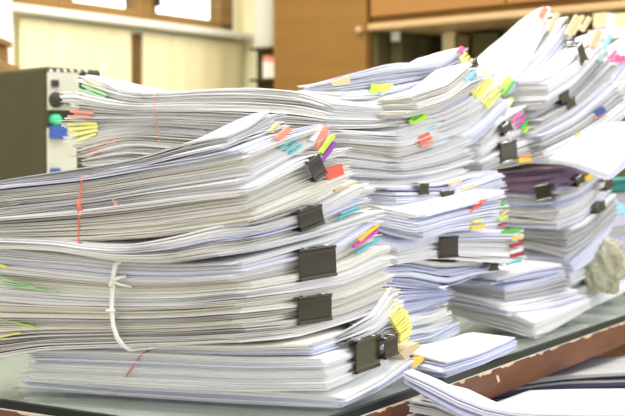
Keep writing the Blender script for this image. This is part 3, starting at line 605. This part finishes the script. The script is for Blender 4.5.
mb = MB(); mb.box(*eb(50, 80, 57, 87, .006)); mb.build('switch', M['knob'], eq)
mb = MB(); c = ep(54, 100) ; mb.lathe(c, nrm, [(0, .012), (.006, .013), (.010, .012), (.02, .009), (.022, .004)]); mb.box(c + nrm * .012 - Z * .006, er * .05, Z * .012, nrm * .012); mb.build('knob', M['knob'], eq, bevel=.001)
mb = MB(); c = ep(69, 104); mb.lathe(c, nrm, [(0, .007), (.012, .006), (.016, .003)]); mb.build('knob', M['steel'], eq, smooth=True)
mb = MB(); c = ep(54, 120); mb.lathe(c, nrm, [(0, .010), (.008, .010), (.014, .007), (.017, .002)]); k_ = mb.build('indicator_lamp', M['greenlamp'], eq, smooth=True); k_['label'] = 'green plastic indicator'
mb = MB(); mb.box(*eb(48, 126, 64, 139, .012, .010)); k_ = mb.build('socket', M['bluebox'], eq, bevel=.002); k_['label'] = 'blue plastic socket block'
mb = MB(); mb.box(*eb(49, 168, 58, 176, .010, .008)); k_ = mb.build('socket', M['bluebox'], eq, bevel=.002); k_['label'] = 'small blue socket'
mb = MB(); c = Pe + er * .03 + el * -.0 + Z * (eh - .01)
for k in range(6):
    mb.lathe(ep(50 + k * 7, 71), nrm, [(0, .0035), (.004, .003)], 8)
mb.build('case_screws', M['steel'], eq)
# box on the top-left behind (brown things at the frame's left edge)
Pb = at_y(-6, 165, 2.30)
mb = MB(); mb.box(Vector((Pb.x - .16, 2.25, eh)), (.19, 0, 0), (0, .14, 0), (0, 0, .035)); mb.box(Vector((Pb.x - .155, 2.26, eh + .035)), (.165, 0, 0), (0, .12, 0), (0, 0, .035)); mb.box(Vector((Pb.x - .15, 2.27, eh + .07)), (.17, 0, 0), (0, .10, 0), (0, 0, .012))
o = mb.build('storage_tin', [M['frame']], bevel=.003); tag(o, 'small brown tin standing on the olive instrument case', 'tin')

# =================================================================== THE ROOM
FL = -.80
fl = MB(); fl.box((-5, -1.5, FL - .05), (10, 0, 0), (0, 7.5, 0), (0, 0, .05)); tag(fl.build('floor', M['floor']), kind='structure')
WC = at_y(244, 165, 4.0); WC.z = 0; wl = Vector((-.63, -.777, 0)).normalized(); wr = Vector((.777, -.63, 0)).normalized()
nl = Vector((.777, -.63, 0)).normalized()     # left wall faces this way
def WL(a, z, o=0): return WC + wl * a + nl * o + Z * z
SZ = CAMZ + .433; TOP = 2.0; LW = 3.6
mb = MB()                                             # left wall with two window openings above the sill
mb.box(WL(-.02, FL, -.12), wl * LW, nl * .12, Z * (SZ - FL)); mb.box(WL(-.02, 1.75, -.12), wl * LW, nl * .12, Z * (TOP - 1.75))
mb.box(WL(-.02, SZ, -.12), wl * .06, nl * .12, Z * (1.75 - SZ)); mb.box(WL(.04 + 1.5, SZ, -.12), wl * (LW - 1.56), nl * .12, Z * (1.75 - SZ))
tag(mb.build('wall_left', M['wall']), kind='structure')
# window frame with two sashes
def bar(mb, a0, a1, z0, z1, d0=-.06, d1=-.01): mb.box(WL(a0, z0, d0), wl * (a1 - a0), nl * (d1 - d0), Z * (z1 - z0))
def ap(px, py, o=0):
    q = on_plane(px, py, WL(0, 0, o), wl); return (q - WL(0, 0, o)).dot(wl), q.z
wroot = empty('window_1', WL(.8, SZ)); tag(wroot, kind='structure')
mb = MB(); bar(mb, .04, 1.54, SZ, SZ + .035); bar(mb, .04, .10, SZ, 1.75); bar(mb, 1.49, 1.54, SZ, 1.75); bar(mb, .04, 1.54, 1.70, 1.75)
a0, _ = ap(158, 10); a1, _ = ap(140, 10); bar(mb, min(a0, a1), max(a0, a1), SZ, 1.75, -.07, -.005)
a2, _ = ap(75, 5); a3, _ = ap(60, 5); bar(mb, min(a2, a3), max(a2, a3), SZ, 1.75, -.07, -.005)
mb.build('window_frame', M['frame'], wroot, bevel=.004)
mb = MB(); mb.box(WL(.09, SZ + .03, -.045), wl * 1.42, nl * .006, Z * (1.70 - SZ)); mb.build('window_glass', M['glass'], wroot)
mb = MB(); c = WL(ap(156, 4)[0], SZ + .11, -.005); mb.lathe(c, nl, [(0, .015), (.02, .012)], 12); mb.box(c + nl * .015 - Z * .06, wl * .015, nl * .012, Z * .07); mb.build('window_latch', M['knob'], wroot)
mb = MB(); mb.box(WL(-.02, SZ - .022, -.01), wl * LW, nl * .06, Z * .022); tag(mb.build('window_2', M['sill'], bevel=.004), kind='structure'); bpy.data.objects['window_2'].name = 'trim_1'
# fabric panels hanging under the sill
def panelw(x0, x1, lab, m='blind', z0=FL + .15, o=.02):
    a, _ = ap(x1, 90); b, _ = ap(x0, 90)
    mb = MB(); k = 26; pts = []
    for i in range(k + 1):
        s = a + (b - a) * i / k; pts.append((s, o + .0012 * math.sin(i * 1.3)))
    poly = [WL(s, z0, q) for s, q in pts] + [WL(s, z0, q - .012) for s, q in reversed(pts)]
    mb.prism(poly, Z * (SZ - .035 - z0)); ob = mb.build('window_panel', M[m], smooth=False); tag(ob, lab, 'panel'); return ob
panelw(16, 127, 'wide cream fabric panel under the sill, behind the instrument case')
panelw(139, 236, 'wide cream fabric panel under the sill, right of the brown gap')
a, _ = ap(139.5, 90); b, _ = ap(126.5, 90)
mb = MB(); mb.box(WL(a, FL, 0), wl * (b - a), nl * .012, Z * (SZ - .04 - FL)); tag(mb.build('trim_2', M['dark']), kind='structure')
a, _ = ap(13, 90, .09)
mb = MB(); mb.box(WL(a, FL, 0), wl * .5, nl * .09, Z * (TOP - FL)); tag(mb.build('trim_3', M['sill']), kind='structure')
# right-hand side of the room: wall, curtain, cupboards
def WR(a, z, o=0): return WC + wr * a + Vector((-.63, -.777, 0)) * o + Z * z
def rp(px, py, o=0):
    q = on_plane(px, py, WR(0, 0, o), wr); return (q - WR(0, 0, o)).dot(wr), q.z
mb = MB(); mb.box(WR(-.10, FL, -.12), wr * 3.0, Vector((-.63, -.777, 0)) * .12, Z * (TOP - FL)); tag(mb.build('wall_right', M['wall']), kind='structure')
a, _ = rp(257, 20, .03); b, _ = rp(270, 20, .03)
mb = MB(); k = 16; pts = [(a + (b - a) * i / k, .03 + .012 * math.sin(i * 1.6)) for i in range(k + 1)]
z0 = rp(260, 49, .03)[1]
mb.prism([WR(s, z0, q) for s, q in pts] + [WR(s, z0, q - .015) for s, q in reversed(pts)], Z * (TOP - .1 - z0))
tag(mb.build('curtain', M['curtain']), 'narrow white curtain hanging beside the tall brown cupboard', 'curtain')
wo = Vector((-.63, -.777, 0))
# wall shelf with small boxes under the curtain
a, _ = rp(257, 70, .02); b, _ = rp(279, 70, .02)
sh = empty('wall_shelf', WR(a, .3, .02)); tag(sh, 'small dark shelf unit on the wall under the white curtain', 'shelf')
zt = rp(265, 51, .02)[1]; zb = rp(265, 88, .02)[1]
mb = MB(); mb.box(WR(a, zb - .3, .0), wr * (b - a), wo * .02, Z * (zt - zb + .3)); mb.build('back_board', M['recess'], sh)
for zz in (zt, zb + .02, zb - .1):
    mb = MB(); mb.box(WR(a, zz, .02), wr * (b - a), wo * .04, Z * .008); mb.build('shelf_board', M['recess'], sh)
for (x0, x1, y0, y1, cm, lab, nm) in ((262.5, 269, 56, 80, 'curtain', 'cream carton on the small wall shelf, left of its pair', 'carton'), (270, 276.5, 57, 80, 'curtain', 'cream carton on the small wall shelf, right of its pair', 'carton')):
    aa, _ = rp(x0, 70, .06); bb, _ = rp(x1, 70, .06); za = rp(x0, y1, .06)[1]; zc = rp(x0, y0, .06)[1]; za = zb + .028
    e = empty(nm, WR(aa, za, .1)); tag(e, lab, 'carton', 'cartons on the wall shelf')
    mb = MB(); mb.box(WR(aa, za, .022), wr * (bb - aa), wo * .036, Z * (zc - za) * .75); mb.build('carton_body', M[cm], e)
    mb = MB(); mb.box(WR(aa, za + (zc - za) * .75, .022), wr * (bb - aa), wo * .036, Z * (zc - za) * .25); l_ = mb.build('carton_lid', M['salmon'], e); l_['label'] = 'orange carton lid'
# tall brown cupboard
a, _ = rp(272.5, 40, .30); b, _ = rp(367, 40, .30)
a0_, _ = rp(280, 40, .0)
cb = empty('tall_cupboard', WR(a, FL, .3)); tag(cb, 'tall plain brown wooden cupboard in the background centre', 'cupboard')
mb = MB(); mb.box(WR(a, FL, 0), wr * (b - a), wo * .285, Z * 2.5); mb.build('cupboard_body', M['cab'], cb)
mb = MB(); mb.box(WR(a + .004, FL + .05, .285), wr * (b - a - .008), wo * .016, Z * 2.44); d_ = mb.build('cupboard_door', M['cab'], cb, bevel=.003)
mb = MB(); mb.lathe(WR(b - .02, rp(365, 30, .3)[1], .30), wo, [(0, .008), (.015, .010), (.02, .006)], 12); mb.build('knob', M['lip'], d_)
# cabinet with overhead doors and open recess
a, _ = rp(369, 28, .30); b = a + 1.35; zl = rp(370, 28, .30)[1]
kc = empty('wall_cabinet', WR(a, zl, .3)); tag(kc, 'orange wood overhead cabinet with pale lower lip at top right', 'cabinet')
mb = MB(); mb.box(WR(a, zl, 0), wr * (b - a), wo * .28, Z * .8); mb.build('cabinet_body', M['cab'], kc)
aa, _ = rp(505, 10, .3)
for x0, x1 in ((a + .004, aa - .002), (aa + .002, b)):
    mb = MB(); mb.box(WR(x0, zl + .03, .28), wr * (x1 - x0), wo * .018, Z * .76); mb.build('cabinet_door', M['cab2'], kc, bevel=.002)
mb = MB(); mb.box(WR(a, zl - .008, .0), wr * (b - a), wo * .31, Z * .018); l_ = mb.build('cabinet_lip', M['lip'], kc, bevel=.004); l_['label'] = 'pale lower lip'
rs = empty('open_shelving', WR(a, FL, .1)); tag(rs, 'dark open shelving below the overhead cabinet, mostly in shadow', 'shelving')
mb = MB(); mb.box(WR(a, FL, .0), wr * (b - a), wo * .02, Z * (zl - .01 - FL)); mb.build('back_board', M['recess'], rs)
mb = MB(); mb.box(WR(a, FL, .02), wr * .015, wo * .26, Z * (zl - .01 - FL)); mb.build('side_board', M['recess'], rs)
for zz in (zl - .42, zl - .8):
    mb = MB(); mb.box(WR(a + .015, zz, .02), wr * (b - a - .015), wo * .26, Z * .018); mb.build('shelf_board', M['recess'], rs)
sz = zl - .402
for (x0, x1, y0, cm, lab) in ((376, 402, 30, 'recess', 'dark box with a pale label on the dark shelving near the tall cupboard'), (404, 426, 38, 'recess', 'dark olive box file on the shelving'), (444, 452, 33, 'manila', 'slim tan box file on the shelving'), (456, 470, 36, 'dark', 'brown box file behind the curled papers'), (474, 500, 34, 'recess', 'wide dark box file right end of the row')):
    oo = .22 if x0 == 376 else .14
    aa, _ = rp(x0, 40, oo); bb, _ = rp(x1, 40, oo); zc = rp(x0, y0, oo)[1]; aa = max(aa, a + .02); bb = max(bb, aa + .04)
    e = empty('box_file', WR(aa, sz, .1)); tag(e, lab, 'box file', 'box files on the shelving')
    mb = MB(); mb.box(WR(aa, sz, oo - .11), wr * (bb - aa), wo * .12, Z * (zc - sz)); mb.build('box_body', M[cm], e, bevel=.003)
    if x0 == 376:
        ya, yb = (32, 42); mb = MB(); z1 = rp(x0, 34, .15)[1]; mb.box(WR(aa + .006, z1 - .035, oo + .01), wr * (bb - aa - .012), wo * .002, Z * .03); l_ = mb.build('box_label', M['sill'], e); l_['label'] = 'white paper label'
# white shelf with pink boxes at the right edge
a6, z6 = rp(592, 30, .42); b6 = a6 + .5; zz6 = rp(600, 31, .42)[1]
ws = empty('side_shelf', WR(a6, zz6, .42)); tag(ws, 'white shelf carrying pink boxes at the right edge of the background', 'shelf')
mb = MB(); mb.box(WR(a6, zz6 - .02, .30), wr * .5, wo * .14, Z * .02); mb.build('shelf_board', M['sill'], ws)
mb = MB(); mb.box(WR(a6, FL, .30), wr * .5, wo * .02, Z * (zz6 - .02 - FL)); mb.build('shelf_support', M['recess'], ws)
for i, (x0, x1, y0, cm, lab) in enumerate(((594, 607, 14, 'pinkb', 'pink box on the white side shelf, left of the white one'), (608, 615, 15, 'sill', 'small white box between the two pink boxes'), (616, 634, 14, 'pinkb', 'pink box on the white side shelf at the frame edge'))):
    aa, _ = rp(x0, 20, .42); bb, _ = rp(x1, 20, .42); zc = rp(x0, y0, .42)[1]
    e = empty('small_box', WR(aa, zz6, .4)); tag(e, lab, 'box', 'boxes on the side shelf')
    mb = MB(); mb.box(WR(aa, zz6, .33), wr * (bb - aa), wo * .09, Z * (zc - zz6)); mb.build('box_body', M[cm], e, bevel=.002)
    mb = MB(); mb.box(WR(aa - .001, zc - .03, .328), wr * (bb - aa + .002), wo * .094, Z * .031); l_ = mb.build('box_lid', M['manila' if cm == 'pinkb' else 'curtain'], e)

# =================================================================== LIGHT
w = bpy.data.worlds.new('World'); sc.world = w; w.use_nodes = True
bg = w.node_tree.nodes['Background']; bg.inputs[0].default_value = (1.0, .985, .95, 1); bg.inputs[1].default_value = .78
nt = w.node_tree; tc = nt.nodes.new('ShaderNodeTexCoord'); dp = nt.nodes.new('ShaderNodeVectorMath'); dp.operation = 'DOT_PRODUCT'
dv = Vector((-.30, .94, .14)).normalized(); dp.inputs[1].default_value = dv     # bright overcast sky outside the window
mr = nt.nodes.new('ShaderNodeMapRange'); mr.inputs['From Min'].default_value = .86; mr.inputs['From Max'].default_value = .94; mr.inputs['To Min'].default_value = 1.0; mr.inputs['To Max'].default_value = 3.2
nt.links.new(tc.outputs['Generated'], dp.inputs[0]); nt.links.new(dp.outputs['Value'], mr.inputs['Value']); nt.links.new(mr.outputs[0], bg.inputs[1])
def area(name, loc, tgt, size, sy, power, col):
    l = bpy.data.lights.new(name, 'AREA'); l.shape = 'RECTANGLE'; l.size = size; l.size_y = sy; l.energy = power; l.color = col
    o = bpy.data.objects.new(name, l); COL.objects.link(o); o.location = loc
    o.rotation_euler = (Vector(tgt) - Vector(loc)).to_track_quat('-Z', 'Y').to_euler(); return o
area('ceiling_lamp', (-.6, .9, 1.95), (-.1, 1.4, 0), 1.3, .5, 27, (1, .97, .90))
area('ceiling_lamp', (.9, 1.7, 1.95), (.4, 1.7, 0), 1.3, .5, 21, (1, .98, .95))
area('ceiling_lamp', (.6, 3.0, 1.9), (.2, 3.6, .2), 1.2, .5, 26, (1, .93, .78))
area('ceiling_lamp', (-.9, 2.5, 1.9), (-.9, 3.6, .2), 1.0, .5, 20, (1, .95, .82))
area('cool_side_light', (2.4, .4, .9), (.2, 1.5, .1), 1.2, 1.2, 16, (.72, .80, 1))  # unseen area lamp, added for cool light on the right faces

cam = bpy.data.cameras.new('Camera'); co = bpy.data.objects.new('Camera', cam); COL.objects.link(co)
cam.sensor_width = 36; cam.lens = 36 * F / 625; co.location = (0, 0, CAMZ); co.rotation_euler = (math.pi / 2 - PITCH, 0, 0); cam.clip_start = .01
cam.dof.use_dof = True; cam.dof.focus_distance = 1.25; cam.dof.aperture_fstop = (36 * F / 625 / 1000) / .0085
sc.camera = co
vs = sc.view_settings; vs.view_transform = 'Standard'; vs.look = 'None'; vs.exposure = .24; vs.gamma = 1; vs.use_curve_mapping = False
